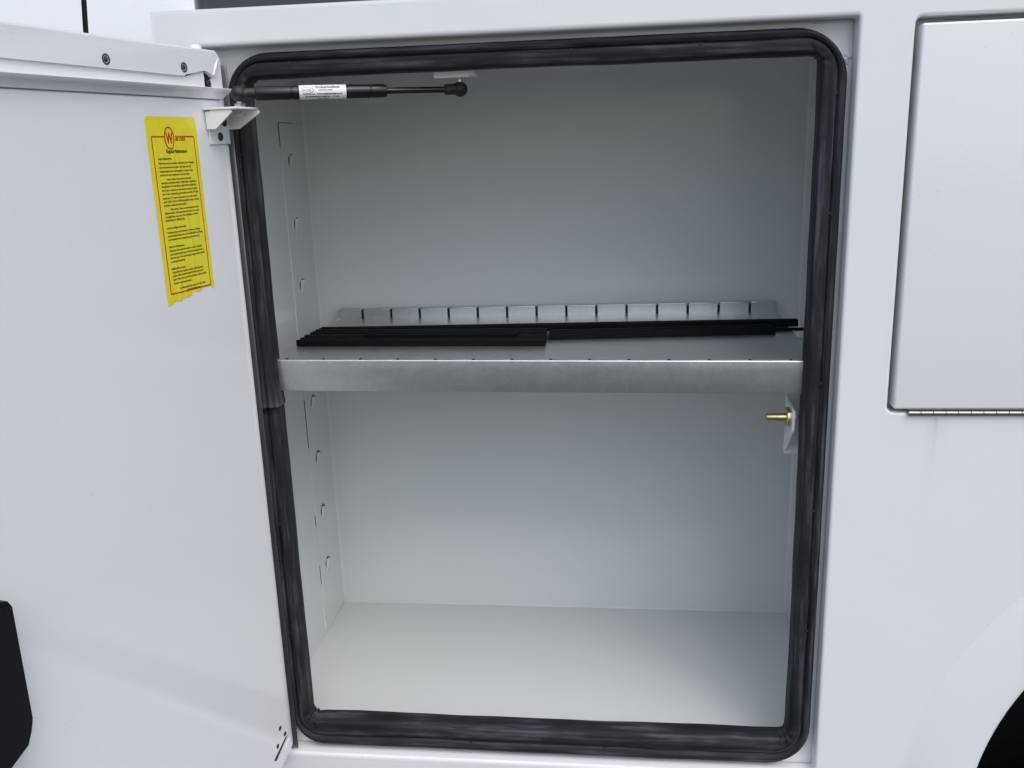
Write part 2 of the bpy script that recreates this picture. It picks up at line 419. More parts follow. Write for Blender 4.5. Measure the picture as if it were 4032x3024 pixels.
# ------------------------------------------------------------------ rubber seal
JZ = 0.655                                   # height of the butt joint on the left side
def seal():
    nC = 12
    inner = dict(x0=0.0590, x1=0.9150, z0=0.0575, z1=1.1790, r=(0.012, 0.012, 0.012, 0.016))
    outer = dict(x0=0.0300, x1=0.9525, z0=0.0065, z1=1.2160, r=(0.058, 0.075, 0.075, 0.067))
    def path(d):
        P = rr(d['x0'], d['x1'], d['z0'], d['z1'], d['r'], nC)      # starts on the left side near the bottom
        C = [P[i*(nC+1):(i+1)*(nC+1)] for i in range(4)]
        out = []
        def seg(a, b, n): return [(a[0]+(b[0]-a[0])*i/n, a[1]+(b[1]-a[1])*i/n) for i in range(n+1)]
        # joint (left, JZ) -> down to bl corner -> br -> tr -> tl -> back down to joint
        order = [((d['x0'], JZ-0.0006), C[0][0], 40), C[0], (C[0][-1], C[1][0], 60), C[1], (C[1][-1], C[2][0], 80), C[2], (C[2][-1], C[3][0], 60), C[3], (C[3][-1], (d['x0'], JZ+0.0006), 40)]
        for o in order:
            s = seg(*o) if len(o) == 3 else list(o)
            out += s if not out else s[1:]
        return out
    A, B = path(inner), path(outer); n = len(A)
    # profile: (fraction from inner to outer, y)
    prof = [(0.10, 0.052), (0.0, 0.050), (-0.012, 0.042), (0.0, 0.0300), (0.03, 0.0225), (0.09, 0.0185), (0.18, 0.0170), (0.30, 0.0161), (0.42, 0.0156), (0.52, 0.0156), (0.570, 0.0163),
            (0.595, 0.0185), (0.610, 0.0205), (0.63, 0.0180), (0.67, 0.0152), (0.73, 0.0132), (0.80, 0.0122), (0.87, 0.0126), (0.93, 0.0145), (0.975, 0.0195), (1.0, 0.0260), (0.99, 0.0325), (0.95, 0.0332)]
    V, F, UV = [], [], []
    L = 0.0
    rnd = random.Random(3)
    ph = [rnd.uniform(0, 6.28) for _ in range(8)]
    def wob(s, k): return math.sin(s*9+ph[k]) * 0.5 + math.sin(s*23+ph[k+1])*0.3 + math.sin(s*51+ph[k+2])*0.2
    Ls = []
    for i in range(n):
        if i: L += math.hypot((A[i][0]+B[i][0]-A[i-1][0]-B[i-1][0])/2, (A[i][1]+B[i][1]-A[i-1][1]-B[i-1][1])/2)
        Ls.append(L)
    m = len(prof)
    for i in range(n):
        s = Ls[i]; end = max(0.0, 1-(L-s)/0.03); start = max(0.0, 1-s/0.03)
        # pinched rubber in the corners wrinkles a little
        cur = 0.0
        if 0 < i < n-1:
            ax, az = A[i][0]-A[i-1][0], A[i][1]-A[i-1][1]; bx, bz = A[i+1][0]-A[i][0], A[i+1][1]-A[i][1]
            la, lb = math.hypot(ax, az), math.hypot(bx, bz)
            if la > 0 and lb > 0: cur = abs(ax*bz-az*bx)/(la*lb)
        for k, (t, y) in enumerate(prof):
            w = wob(s, 0 if t < 0.5 else 3)
            tt = t
            if t < 0.3: tt = t - 0.05*w*(1-t/0.3)*0.6 - 0.07*end*(1-t/0.3) + 0.01*start
            if cur > 0.02 and t < 0.4: tt += 0.022*math.sin(i*1.25)*(1-t/0.4); y = y - 0.0020*math.sin(i*1.6+1)
            yy = y - 0.0010*w*(1 if 0.05 < t < 0.98 else 0)
            x = A[i][0] + (B[i][0]-A[i][0])*tt; z = A[i][1] + (B[i][1]-A[i][1])*tt
            V.append((x, yy, z)); UV.append((s, k*0.0028))
    for i in range(n-1):
        for k in range(m-1):
            F.append((i*m+k, i*m+k+1, (i+1)*m+k+1, (i+1)*m+k))
    F.append(tuple(range(m))); F.append(tuple(range((n-1)*m, n*m))[::-1])
    me = bpy.data.meshes.new('m'); me.from_pydata(V, [], F); 
    uvl = me.uv_layers.new(name='UVMap')
    for lp in me.loops: uvl.data[lp.index].uv = UV[lp.vertex_index]
    for p in me.polygons: p.use_smooth = len(p.vertices) == 4
    o = link('rubber_seal', me, M_RUBBER, BODY); o['label'] = 'black rubber bulb seal around the compartment opening, chalky with wear'
    # vent holes punched in the crease
    vm = None
    for (x, z) in [(0.1335, 1.1995), (0.355, 1.1985), (0.56, 1.1990), (0.745, 1.1995), (0.9372, 1.125), (0.9372, 0.955), (0.9372, 0.695), (0.9372, 0.482), (0.9372, 0.268), (0.0420, 0.235), (0.0420, 0.445), (0.0420, 0.885), (0.0420, 1.066), (0.155, 0.0275), (0.36, 0.0275), (0.60, 0.0275)]:
        if vm is None:
            bm = lathe_bm((0, 0, 0), (0, 1, 0), [(0, 0.0024), (0.008, 0.0024)], 12); vm = bpy.data.meshes.new('m'); bmesh.ops.recalc_face_normals(bm, faces=bm.faces); bm.to_mesh(vm); bm.free(); vm.materials.append(M_HOLE)
        link('vent_hole', vm, None, o, M=Matrix.Translation((x, 0.0148, z)))
seal()

# ------------------------------------------------------------------ striker bracket at the right of the opening
SB_X, SB_YF, SB_YB = 0.9040, 0.050, 0.117
t = 0.0046
prof = [(SB_YB, 0.650), (SB_YF, 0.6392), (SB_YF, 0.6063), (SB_YB, 0.546)]
prof = [(SB_YB, 0.6505), (SB_YF, 0.6385), (SB_YF, 0.6060), (SB_YB, 0.5465)]
V = [(SB_X, y, z) for y, z in prof] + [(SB_X+t, y, z) for y, z in prof]
bm = bmesh.new(); vv = [bm.verts.new(v) for v in V]
bm.faces.new(vv[:4]); bm.faces.new(vv[:3:-1])
for i in range(4): bm.faces.new((vv[i], vv[(i+1) % 4], vv[4+(i+1) % 4], vv[4+i]))
bmesh.ops.bevel(bm, geom=list(bm.edges), offset=0.0011, segments=3, affect='EDGES')
box_bm(SB_X+0.001, IX1, SB_YB-t, SB_YB, 0.5465, 0.6505, 0.0008, 2, bm=bm)
sbk = bm_to('striker_bracket', bm, M_WHITEPART, BODY, angle=35)
pz, py = 0.6225, 0.0745
lathe('striker_pin', (SB_X, py, pz), (SB_X-1, py, pz), [(0, 0.0066), (0.0355, 0.0066), (0.0375, 0.0058), (0.0376, 0)], M_YZINC, sbk, 32)
lathe('washer', (SB_X, py, pz), (SB_X-1, py, pz), [(-0.0002, 0.0165), (0.0052, 0.0165), (0.0060, 0.0158), (0.0061, 0.0072)], M_YZINC, sbk, 40)
lathe('washer', (SB_X+t, py, pz), (SB_X+1, py, pz), [(0, 0.0085), (0.0022, 0.0085), (0.0024, 0.005)], M_ZINC, sbk)
hexnut('nut', (SB_X+t+0.0024, py, pz), (1, 0, 0), 0.0075, 0.006, M_ZINC, sbk)
lathe('bolt_end', (SB_X+t+0.008, py, pz), (SB_X+1, py, pz), [(0, 0.0040), (0.0085, 0.0040), (0.009, 0.003)], M_DARKMETAL, sbk)

# ------------------------------------------------------------------ strut mount under the compartment ceiling
sm_ = box('strut_mount', 0.3515, 0.4090, 0.052, 0.105, 1.1735, IZ1, M_WHITEPART, BODY, bev=0.0015)
box('mount_lip', 0.3475, 0.4020, 0.0500, 0.0520, 1.1700, 1.200, M_WHITEPART, sm_, bev=0.0006)

# ------------------------------------------------------------------ open compartment door (local axes: u from hinge edge, v toward the inner side, z up)
A_ = math.radians(11.0)
DM = Matrix(((-math.sin(A_), math.cos(A_), 0, 0.0375), (-math.cos(A_), -math.sin(A_), 0, -0.012), (0, 0, 1, 0), (0, 0, 0, 1)))
def dl(u, v, z): return DM @ Vector((u, v, z))
DW, DT = 0.925, 0.031
def dbox(name, u0, u1, v0, v1, z0, z1, m, parent, bev=0.0, seg=2):
    return bm_to(name, box_bm(u0, u1, v0, v1, z0, z1, bev, seg, M=DM), m, parent, angle=35 if bev else None)
def dprism(name, pts, v0, v1, m, parent, bev=0.0, seg=2):
    """polygon in (u, z) extruded from v0 to v1"""
    bm = bmesh.new(); n = len(pts)
    a = [bm.verts.new((p[0], v1, p[1])) for p in pts]; b = [bm.verts.new((p[0], v0, p[1])) for p in pts]
    top = bm.faces.new(a); bm.faces.new(b[::-1])
    for i in range(n): bm.faces.new((a[i], b[i], b[(i+1) % n], a[(i+1) % n]))
    if bev:
        es = [e for e in bm.edges if all(v in a for v in e.verts)]
        bmesh.ops.bevel(bm, geom=es, offset=bev, segments=seg, affect='EDGES')
    bmesh.ops.triangulate(bm, faces=[f for f in bm.faces if len(f.verts) > 4])
    bmesh.ops.transform(bm, matrix=DM, verts=bm.verts)
    return bm_to(name, bm, m, parent, angle=30)
# outer shell: skin with its returns, chamfered at the lower hinge corner
shell = [(0.0, 0.022), (0.012, 0.013), (0.045, 0.003), (DW, 0.000), (DW, 1.2165), (0.012, 1.2165), (0.004, 1.213), (0.0, 1.206)]
door = dprism('compartment_door', shell, -DT, -0.0045, M_WHITE, BODY)
door['label'] = 'open white compartment door seen from inside'
# inner pan: a full-height dish that covers the door up to the drip lip
pan = [(0.0125, 0.058), (0.030, 0.034), (0.055, 0.026), (DW-0.012, 0.024), (DW-0.012, 1.1465), (0.0165, 1.1465), (0.0125, 1.1425)]
dprism('inner_pan', pan, -0.0050, 0.0, M_WHITE, door, bev=0.0016, seg=3)
# strip of the outer skin folded round the edge beside the pan
dbox('edge_fold', 0.0004, 0.0118, -0.0050, -0.0012, 0.032, 1.165, M_WHITE, door, bev=0.001)
dprism('corner_fold', [(0.0010, 0.030), (0.0105, 0.022), (0.050, 0.006), (DW-0.02, 0.004), (DW-0.02, 0.018), (0.054, 0.0205), (0.0285, 0.0285), (0.0115, 0.046)], -0.0050, -0.0008, M_WHITE, door, bev=0.0008)
# drain slot cut through the lower corner of the pan, and its punched marks
dprism('drain_slot', [(0.0165, 0.0570), (0.0250, 0.0570), (0.0650, 0.0385), (0.0590, 0.0330)], -0.001, 0.0003, M_HOLE, door)
for (u, z) in [(0.0373, 0.0846), (0.0245, 0.0646), (0.0499, 0.0568)]:
    lathe('drain_hole', dl(u, -0.001, z), dl(u, 1, z), [(0, 0.0042), (0.0015, 0.0042)], M_DARKMETAL, door, 14)
# face below the riveted band, the dark opening in the corner, and the band itself
dbox('upper_face', 0.0455, DW-0.012, -0.0050, 0.0, 1.1600, 1.2060, M_WHITE, door, bev=0.0004, seg=1)
dbox('corner_cavity', 0.0200, 0.0450, -0.0060, -0.0035, 1.1480, 1.1960, M_HOLE, door)
lathe('cavity_bolt', dl(0.034, -0.004, 1.1700), dl(0.034, 1, 1.1700), [(0, 0.0050), (0.003, 0.0050), (0.0045, 0.003), (0.0046, 0)], M_DARKMETAL, door, 14)
dprism('edge_fold', [(0.0004, 1.150), (0.0290, 1.150), (0.0275, 1.1640), (0.0300, 1.1740), (0.0255, 1.1780), (0.0130, 1.2030), (0.0040, 1.2110), (0.0004, 1.2050)], -0.0040, -0.0006, M_WHITE, door, bev=0.0006)
band = [(0.0275, 1.1786), (0.0470, 1.1893), (0.0905, 1.1765), (0.1000, 1.1770), (DW-0.012, 1.1785), (DW-0.012, 1.2166), (0.0150, 1.2166), (0.0095, 1.2130), (0.0078, 1.2075)]
bnd = dprism('riveted_band', band, -0.0040, 0.0035, M_WHITE, door, bev=0.0024, seg=4)
# rolled bead on the band's end
lathe('rolled_edge', dl(0.0275, 0.0026, 1.1800), dl(0.0098, 0.0022, 1.2080), [(0, 0.0016), (0.002, 0.0030), (0.015, 0.0030), (0.028, 0.0022), (0.0335, 0.0008)], M_WHITE, door, 16, 80)
for u in (0.0949, 0.2497, 0.52, 0.69, 0.86):
    z = 1.1882
    lathe('rivet', dl(u, 0.0030, z), dl(u, 1, z), [(0, 0.0068), (0.0012, 0.0068), (0.0013, 0.0052), (0.0002, 0.0046), (0.0010, 0.0030), (0.0022, 0.0018), (0.0024, 0)], M_DARKMETAL, door, 22, 30)
# pop-up plug on the top edge
lathe('top_plug', dl(0.040, -0.013, 1.2130), dl(0.040, -0.013, 3), [(0, 0.0085), (0.0085, 0.0085), (0.0100, 0.0075), (0.0105, 0.0)], M_WHITE, door, 24)
# drip lip above the pan: thin curled sheet
def lip():
    pr = [(-0.001, 1.1600), (0.0030, 1.1612), (0.0125, 1.1632), (0.0136, 1.1626), (0.0132, 1.1612), (0.0085, 1.1578), (0.0052, 1.1545), (0.0030, 1.1510), (0.0014, 1.1482), (-0.001, 1.1480)]
    U0 = [-0.0035, -0.0045, -0.0105, -0.0105, -0.0100, -0.0035, 0.0010, 0.0050, 0.0080, 0.0080]
    V, F = [], []; m = len(pr)
    V += [dl(u, v, z) for u, (v, z) in zip(U0, pr)]; V += [dl(DW-0.012, v, z) for v, z in pr]
    for k in range(m): F.append((k, (k+1) % m, m+(k+1) % m, m+k))
    F.append(tuple(range(m))[::-1]); F.append(tuple(range(m, 2*m)))
    me = mesh_of(V, F); 
    for p in me.polygons: p.use_smooth = len(p.vertices) == 4
    me.set_sharp_from_angle(angle=math.radians(42))
    link('drip_lip', me, M_WHITE, door)
lip()
# piano hinge: leaf on the flange and barrel behind the door edge
bm = box_bm(0.012, 0.0368, 0.0075, 0.0100, 0.003, 1.2005, 0.0008, 2)
bm_to('hinge_leaf', bm, M_STEEL, door, angle=35)
hm = None
for k in range(60):
    if hm is None:
        b2 = lathe_bm((0, 0, 0), (0, 0, 1), [(0, 0.0042), (0.0003, 0.0045), (0.0187, 0.0045), (0.019, 0.0042)], 12); bmesh.ops.recalc_face_normals(b2, faces=b2.faces)
        hm = bpy.data.meshes.new('m'); b2.to_mesh(hm); b2.free(); hm.materials.append(M_STEEL)
        for p in hm.polygons: p.use_smooth = True
        hm.set_sharp_from_angle(angle=math.radians(40))
    link('hinge_knuckle', hm, None, door, M=Matrix.Translation((0.0055, 0.0055, 0.010 + 0.01985*k)))
# strut bracket bolted to the door: back plate, top plate, two gussets
bm = box_bm(0.0008, 0.0515, 0.0004, 0.0034, 1.0830, 1.1330, 0.0012, 2, M=DM)
box_bm(0.0008, 0.0590, 0.0004, 0.0565, 1.1312, 1.1345, 0.0010, 2, bm=bm, M=DM)
for (u0, u1, vo) in ((0.0540, 0.0568, 0.0030), (0.0008, 0.0036, 0.0)):
    gp = [(vo, 1.1290), (0.010, 1.1290), (0.011, 1.1308), (0.0425+vo, 1.1308), (0.0445+vo, 1.1275), (0.0150+vo, 1.1045), (vo, 1.1045)]
    if vo == 0: gp = [(0.003, 1.1308), (0.0590, 1.1308), (0.0590, 1.1262), (0.0220, 1.1045), (0.003, 1.1045)]
    b2 = bmesh.new(); n = len(gp)
    a = [b2.verts.new((u0, p[0], p[1])) for p in gp]; b = [b2.verts.new((u1, p[0], p[1])) for p in gp]
    b2.faces.new(a); b2.faces.new(b[::-1])
    for i in range(n): b2.faces.new((a[i], b[i], b[(i+1) % n], a[(i+1) % n]))
    bmesh.ops.transform(b2, matrix=DM, verts=b2.verts)
    me = bpy.data.meshes.new('t'); b2.to_mesh(me); b2.free(); bm.from_mesh(me); bpy.data.meshes.remove(me)
bm_to('strut_bracket', bm, M_WHITEPART, door, angle=35)
for (u, z) in [(0.0263, 1.0939), (0.0129, 1.1149)]:
    lathe('bracket_bolt', dl(u, 0.0034, z), dl(u, 1, z), [(0, 0.0064), (0.0006, 0.0064), (0.0008, 0.0045), (0.0003, 0.0040), (0.0012, 0.0024), (0.0020, 0.0012), (0.0021, 0)], M_DARKMETAL, door, 22, 30)
# black latch cover on the inside of the door
lc = [(0.549, 0.455), (0.554, 0.4415), (0.566, 0.4325), (0.630, 0.400), (0.69, 0.390), (0.76, 0.390), (0.775, 0.402), (0.775, 0.615), (0.765, 0.622), (0.563, 0.608), (0.553, 0.604), (0.5485, 0.595)]
o = dprism('latch_cover', lc, 0.0002, 0.036, M_BLACKPL, door, bev=0.006, seg=4)
o['label'] = 'black plastic cover over the door latch'

# ------------------------------------------------------------------ drop-down door right of the compartment
dd = bm_to('drop_door', box_bm(1.0425, DD[1]-0.008, -0.0055, 0.030, 0.6590, 1.2115, 0.0036, 5), M_WHITE, BODY, angle=35)
dd['label'] = 'closed white drop-down door with a piano hinge along its bottom'
box('door_stop', DD[0]-0.02, DD[1]+0.02, 0.0455, 0.049, DD[2]-0.02, DD[3]+0.02, M_WHITE, dd)
km = None
for k in range(54):
    if km is None:
        b2 = lathe_bm((0, 0, 0), (1, 0, 0), [(0, 0.0036), (0.0004, 0.0042), (0.0174, 0.0042), (0.0178, 0.0036)], 20); bmesh.ops.recalc_face_normals(b2, faces=b2.faces)
        km = bpy.data.meshes.new('m'); b2.to_mesh(km); b2.free(); km.materials.append(M_STEEL)
        for p in km.polygons: p.use_smooth = True
        km.set_sharp_from_angle(angle=math.radians(40))
    link('hinge_knuckle', km, None, dd, M=Matrix.Translation((1.0650 + 0.01815*k, -0.0025, 0.6523)))
box('hinge_leaf', 1.066, DD[1]-0.01, 0.0005, 0.0030, 0.6480, 0.6588, M_STEEL, dd)

# ------------------------------------------------------------------ fender flare and wheel well
def flare():
    prof = [(0.600, -0.0001), (0.596, -0.0005), (0.589, -0.0021), (0.578, -0.0050), (0.565, -0.0078), (0.549, -0.0102), (0.529, -0.0118), (0.508, -0.0124), (0.493, -0.0123), (0.4880, -0.0110), (0.4862, -0.0085), (0.4855, 0.012), (0.490, 0.05)]
    n = 96; V, F = [], []
    for r, y in prof: V += [(p[0], y, p[1]) for p in arch_pts(r, n)]
    m = n+1
    for k in range(len(prof)-1):
        for i in range(n): F.append((k*m+i, k*m+i+1, (k+1)*m+i+1, (k+1)*m+i))
    add('fender_flare', V, F, M_WHITE, BODY, smooth=True)
    V, F = [], []
    P = arch_pts(0.505, 48)
    for y in (0.05, 0.40): V += [(p[0], y, p[1]) for p in P]
    k = len(P); F = [(i, i+1, k+i+1, k+i) for i in range(k-1)] + [tuple(range(k, 2*k))]
    V2 = len(V)
    add('wheel_well', V, F, M_WELL, BODY)
flare()
whl = thing('rear_wheel', (WC[0], 0.15, -0.80), 'black truck tyre inside the round wheel arch at lower right', 'wheel')
bm = lathe_bm((WC[0], 0.03, -0.42), (WC[0], 1, -0.42), [(0.0, 0.22), (-0.004, 0.30), (0.004, 0.345), (0.025, 0.370), (0.06, 0.379), (0.19, 0.379), (0.22, 0.370), (0.245, 0.34), (0.25, 0.22)], 64)
bm_to('tyre', bm, M_TYRE, whl, angle=50)
bm_to('rim', lathe_bm((WC[0], 0.055, -0.42), (WC[0], 1, -0.42), [(0.0, 0.10), (0.03, 0.12), (0.05, 0.20), (-0.02, 0.221), (0.20, 0.221)], 48), M_ZINC, whl, angle=40)

# ------------------------------------------------------------------ adjustable shelf
SH = thing('shelf', (0.48, 0.285, 0.70), 'galvanised steel shelf tray with slotted lips across the compartment', 'shelf')
SX0, SX1, SYF, SYB = 0.0185, 0.9490, 0.0384, 0.5330
ZD = 0.7135
def tw(x, y):          # slight twist of the sheet
    a = (x-0.485)/0.45; b = (y-0.285)/0.25
    return -0.0038*a*max(0, -b) + 0.0030*a*max(0, b)
def shift(bm):
    bmesh.ops.subdivide_edges(bm, edges=[e for e in bm.edges if e.calc_length() > 0.2], cuts=10, use_grid_fill=True)
    for v in bm.verts: v.co.z += tw(v.co.x, v.co.y)
    return bm
bm_to('deck', shift(box_bm(SX0, SX1, SYF+0.013, SYB-0.001, ZD-0.0015, ZD)), M_GALV, SH)
# front lip: outer face with rolled top edge
def front_lip():
    pr = [(SYF+0.0125, 0.6754), (SYF+0.0005, 0.6754), (SYF, 0.6762), (SYF, 0.7270)]
    for k in range(1, 7):
        a = math.pi/2*k/6; pr.append((SYF+0.0022*(1-math.cos(a)), 0.7270+0.0022*math.sin(a)))
    pr += [(SYF+0.0026, 0.7292), (SYF+0.0026, 0.7278), (SYF+0.0015, 0.7270), (SYF+0.0015, 0.6770), (SYF+0.0125, 0.6770)]
    n = 24; V, F = [], []; m = len(pr)
    for i in range(n+1):
        x = SX0 + (SX1-SX0)*i/n
        V += [(x, y, z + tw(x, y)) for y, z in pr]
    for i in range(n):
        for k in range(m): F.append((i*m+k, i*m+(k+1) % m, (i+1)*m+(k+1) % m, (i+1)*m+k))
    F.append(tuple(range(m))); F.append(tuple(range(n*m, n*m+m))[::-1])
    me = mesh_of(V, F); 
    for p in me.polygons: p.use_smooth = True
    me.set_sharp_from_angle(angle=math.radians(40)); link('front_lip', me, M_GALV, SH)
front_lip()
X0S, PS, SW = 0.0728, 0.0634, 0.0050
edges = [SX0] + [X0S + PS*k for k in range(14)] + [SX1]
for k in range(15):
    a = edges[k] + (SW/2 if k else 0); b = edges[k+1] - (SW/2 if k < 14 else 0)
    xm = (a+b)/2
    # front inner upstand between two divider slots
    bm = bmesh.new()
    box_bm(a, b, SYF+0.0028, SYF+0.0205, 0.7278+tw(xm, SYF), 0.7291+tw(xm, SYF), 0.0004, 1, bm=bm)
    box_bm(a, b, SYF+0.0195, SYF+0.0210, ZD-0.001+tw(xm, SYF), 0.7286+tw(xm, SYF), 0.0004, 1, bm=bm)
    bm_to('front_lip_tooth', bm, M_GALV, SH, angle=35)
    bm = bmesh.new()
    box_bm(a, b, SYB-0.0148, SYB-0.0018, 0.7310+tw(xm, SYB), 0.7344+tw(xm, SYB), 0.0014, 4, bm=bm)
    box_bm(a, b, SYB-0.0145, SYB-0.0130, ZD-0.001+tw(xm, SYB), 0.7330+tw(xm, SYB), 0.0003, 1, bm=bm)
    bm_to('back_lip_tooth', bm, M_GALV, SH, angle=35)
bm_to('back_lip', shift(box_bm(SX0, SX1, SYB-0.0016, SYB, 0.6754, 0.7345)), M_GALV, SH)
bm_to('slot_shade', shift(box_bm(SX0+0.001, SX1-0.001, SYF+0.0032, SYF+0.0193, ZD+0.002, 0.7272)), M_HOLE, SH)  # dark fillers added behind front and back lips, painting the slots' shade
box('slot_shade', SX0+0.001, SX1-0.001, SYB-0.0122, SYB-0.0018, ZD+0.001, 0.7296, M_HOLE, SH)
for xa in (SX0, SX1-0.0015):
    box('side_lip', xa, xa+0.0015, SYF+0.002, SYB-0.002, 0.6754, ZD-0.0016, M_GALV, SH)
for (xa, xb) in ((IX0+0.0018, 0.040), (0.930, IX1-0.0018)):
    for yc in (0.075, 0.445):
        box('support_clip', xa, xb, yc-0.008, yc+0.008, 0.6722, 0.6752, M_GALV, SH, bev=0.0008)

# ------------------------------------------------------------------ loose black trim strips lying on the shelf
def strip(label, x0, x1, ya, yb, w, h, z, prof=0):
    """extruded strip from (x0, ya) to (x1, yb); w = width towards the back; ribbed cross-section"""
    if prof == 0: cs = [(0, 0), (0, h*0.80), (w*0.03, h), (w*0.10, h), (w*0.13, h*0.72), (w*0.36, h*0.70), (w*0.39, h*0.95), (w*0.46, h*0.95), (w*0.49, h*0.70), (w*0.74, h*0.68), (w*0.77, h*0.9), (w*0.96, h*0.9), (w, h*0.7), (w, 0)]
    else: cs = [(0, 0), (0, h*0.9), (w*0.05, h), (w*0.2, h), (w*0.25, h*0.45), (w*0.9, h*0.40), (w, h*0.25), (w, 0)]
    n = 14; V, F = [], []; m = len(cs); rn = random.Random(hash(label) % 1000)
    p = rn.uniform(0, 6)
    for i in range(n+1):
        f = i/n; x = x0 + (x1-x0)*f; y = ya + (yb-ya)*f + 0.0012*math.sin(f*5+p); zz = z + tw(x, y) + 0.0006
        V += [(x, y+c[0], zz+c[1]) for c in cs]
    for i in range(n):
        for k in range(m): F.append((i*m+k, i*m+(k+1) % m, (i+1)*m+(k+1) % m, (i+1)*m+k))
    F.append(tuple(range(m))); F.append(tuple(range(n*m, n*m+m))[::-1])
    o = add('rubber_strip', V, F, M_STRIP, None, loc=((x0+x1)/2, (ya+yb)/2, z))
    o['kind'] = 'thing'
    return tag(o, label, 'rubber strip', 'loose black strips on the shelf')
strip('front black strip on the left half of the shelf, nearest the shelf lip', 0.0270, 0.4945, 0.2225, 0.2120, 0.060, 0.0120, ZD)
strip('second black strip on the left of the shelf, stepped in behind the front one', 0.0300, 0.4900, 0.2930, 0.2800, 0.042, 0.0125, ZD)
strip('longest black strip at the back of the pile, reaching the right shelf corner', 0.0340, 0.9660, 0.3370, 0.3620, 0.022, 0.0130, ZD)
strip('black strip on the right half of the shelf, ending short of the corner', 0.4960, 0.9130, 0.2650, 0.2960, 0.060, 0.0090, ZD)
strip('narrow black strip lying on top of the left front strip', 0.1500, 0.4440, 0.2420, 0.2400, 0.014, 0.0050, ZD+0.0120, 1)
strip('black strip poking out furthest right under the longest strip', 0.5200, 0.9690, 0.3500, 0.3220, 0.016, 0.0060, ZD, 1)

# ------------------------------------------------------------------ gas strut between door bracket and ceiling mount
BL_ = Vector((0.0735, -0.0445, 1.1535)); BR_ = Vector((0.3832, 0.0740, 1.1541))
ax = (BR_-BL_).normalized(); LEN = (BR_-BL_).length
ST = thing('gas_strut', tuple(BL_), 'black gas strut holding the compartment door open', 'gas strut')
def F_(f): return f*LEN
def ball(name, c, ax, s, parent):
    bm = bmesh.new(); bmesh.ops.create_uvsphere(bm, u_segments=28, v_segments=18, radius=0.0116)
    bmesh.ops.translate(bm, vec=c, verts=bm.verts)
    lathe_bm(c, c+ax*s, [(0.004, 0.0075), (0.0100, 0.0085), (0.0125, 0.0080), (0.0235, 0.0080), (0.0245, 0.0070)], 24, bm=bm)
    return bm_to(name, bm, M_SOCKET, parent, angle=40)
b1 = ball('ball_socket', BL_, ax, 1, ST); b2 = ball('ball_socket', BR_, ax, -1, ST)
lathe('stud', BL_ + Vector((0, 0, -0.030)), BL_, [(0, 0.0035), (0.001, 0.004), (0.030, 0.004)], M_ZINC, b1)
hexnut('stud_hex', BL_ + Vector((0, 0, -0.0188)), (0, 0, 1), 0.0085, 0.0055, M_ZINC, b1)
hexnut('lock_nut', BL_ + Vector((0, 0, -0.0310)), (0, 0, 1), 0.0085, 0.0085, M_ZINC, b1)
lathe('stud', BR_, BR_ + Vector((0, 0, 0.022)), [(0, 0.004), (0.022, 0.004)], M_ZINC, b2)
hexnut('stud_hex', BR_ + Vector((0, 0, 0.0150)), (0, 0, 1), 0.0078, 0.0035, M_ZINC, b2)
R = 0.0101
lathe('cylinder', BL_, BR_, [(F_(0.070), R*0.75), (F_(0.073), R*0.93), (F_(0.077), R), (F_(0.224), R), (F_(0.2265), R*0.90), (F_(0.230), R*0.90), (F_(0.2325), R), (F_(0.578), R), (F_(0.5805), R*0.9), (F_(0.584), R*0.9), (F_(0.5865), R), (F_(0.640), R), (F_(0.644), R*0.94), (F_(0.652), R*0.93), (F_(0.656), R*0.8), (F_(0.6565), R*0.4)], M_STRUT, ST, 48, 35)
lathe('neck', BL_, BR_, [(F_(0.030), 0.0078), (F_(0.072), 0.0078)], M_STRUT, ST, 32)
lathe('rod', BL_, BR_, [(F_(0.65), 0.0048), (F_(0.945), 0.0048)], M_ROD, ST, 32)

# text meshes
def text_mesh(s, size=1.0, align='LEFT'):
    c = bpy.data.curves.new('t', 'FONT'); c.body = s; c.size = size; c.align_x = align; c.resolution_u = 3
    o = bpy.data.objects.new('t', c); COL.objects.link(o)
    dg = bpy.context.evaluated_depsgraph_get(); me = bpy.data.meshes.new_from_object(o.evaluated_get(dg))
    V = [tuple(v.co) for v in me.vertices]; F = [tuple(p.vertices) for p in me.polygons]
    bpy.data.objects.remove(o); bpy.data.curves.remove(c); bpy.data.meshes.remove(me)
    return V, F
def fit(V, x0, x1, base, h=None, size=1.0):
    """scale text verts to span x0..x1; height by size"""
    mx = max(v[0] for v in V); mn = min(v[0] for v in V)
    return [(x0 + (v[0]-mn)/(mx-mn)*(x1-x0), base + v[1]*size) for v in V]
# paper label wrapped round the cylinder
q_up = Vector((0, 0, 1)); ex = (q_up - ax*q_up.dot(ax)).normalized(); ey = ex.cross(ax).normalized()   # ey points towards the viewer?
if ey.y > 0: ey = -ey
def wrap(s, w, dr):
    """s metres along the strut, w metres round it (0 = facing viewer, + up)"""
    a = w/R; return BL_ + ax*s + (ey*math.cos(a) + ex*math.sin(a))*(R+dr)
L0, L1 = F_(0.262), F_(0.470)
V, F = [], []; nA, nB = 6, 24; W0, W1 = -0.0150, 0.0150
for i in range(nA+1):
    for j in range(nB+1): V.append(wrap(L0 + (L1-L0)*i/nA, W0 + (W1-W0)*j/nB, 0.0003))
for i in range(nA):
    for j in range(nB): a = i*(nB+1)+j; F.append((a, a+1, a+nB+2, a+nB+1))
lab = add('paper_label', V, F, M_LABEL, ST, smooth=True)
lab['label'] = 'white paper label on the strut'
def on_label(name, V2, F2, m, lay=None): add(name, [wrap(x, y, 0.0005 + (lay[i]*0.00005 if lay else 0)) for i, (x, y) in enumerate(V2)], F2, m, lab)
LW = L1-L0
def lx(f): return L0 + LW*f
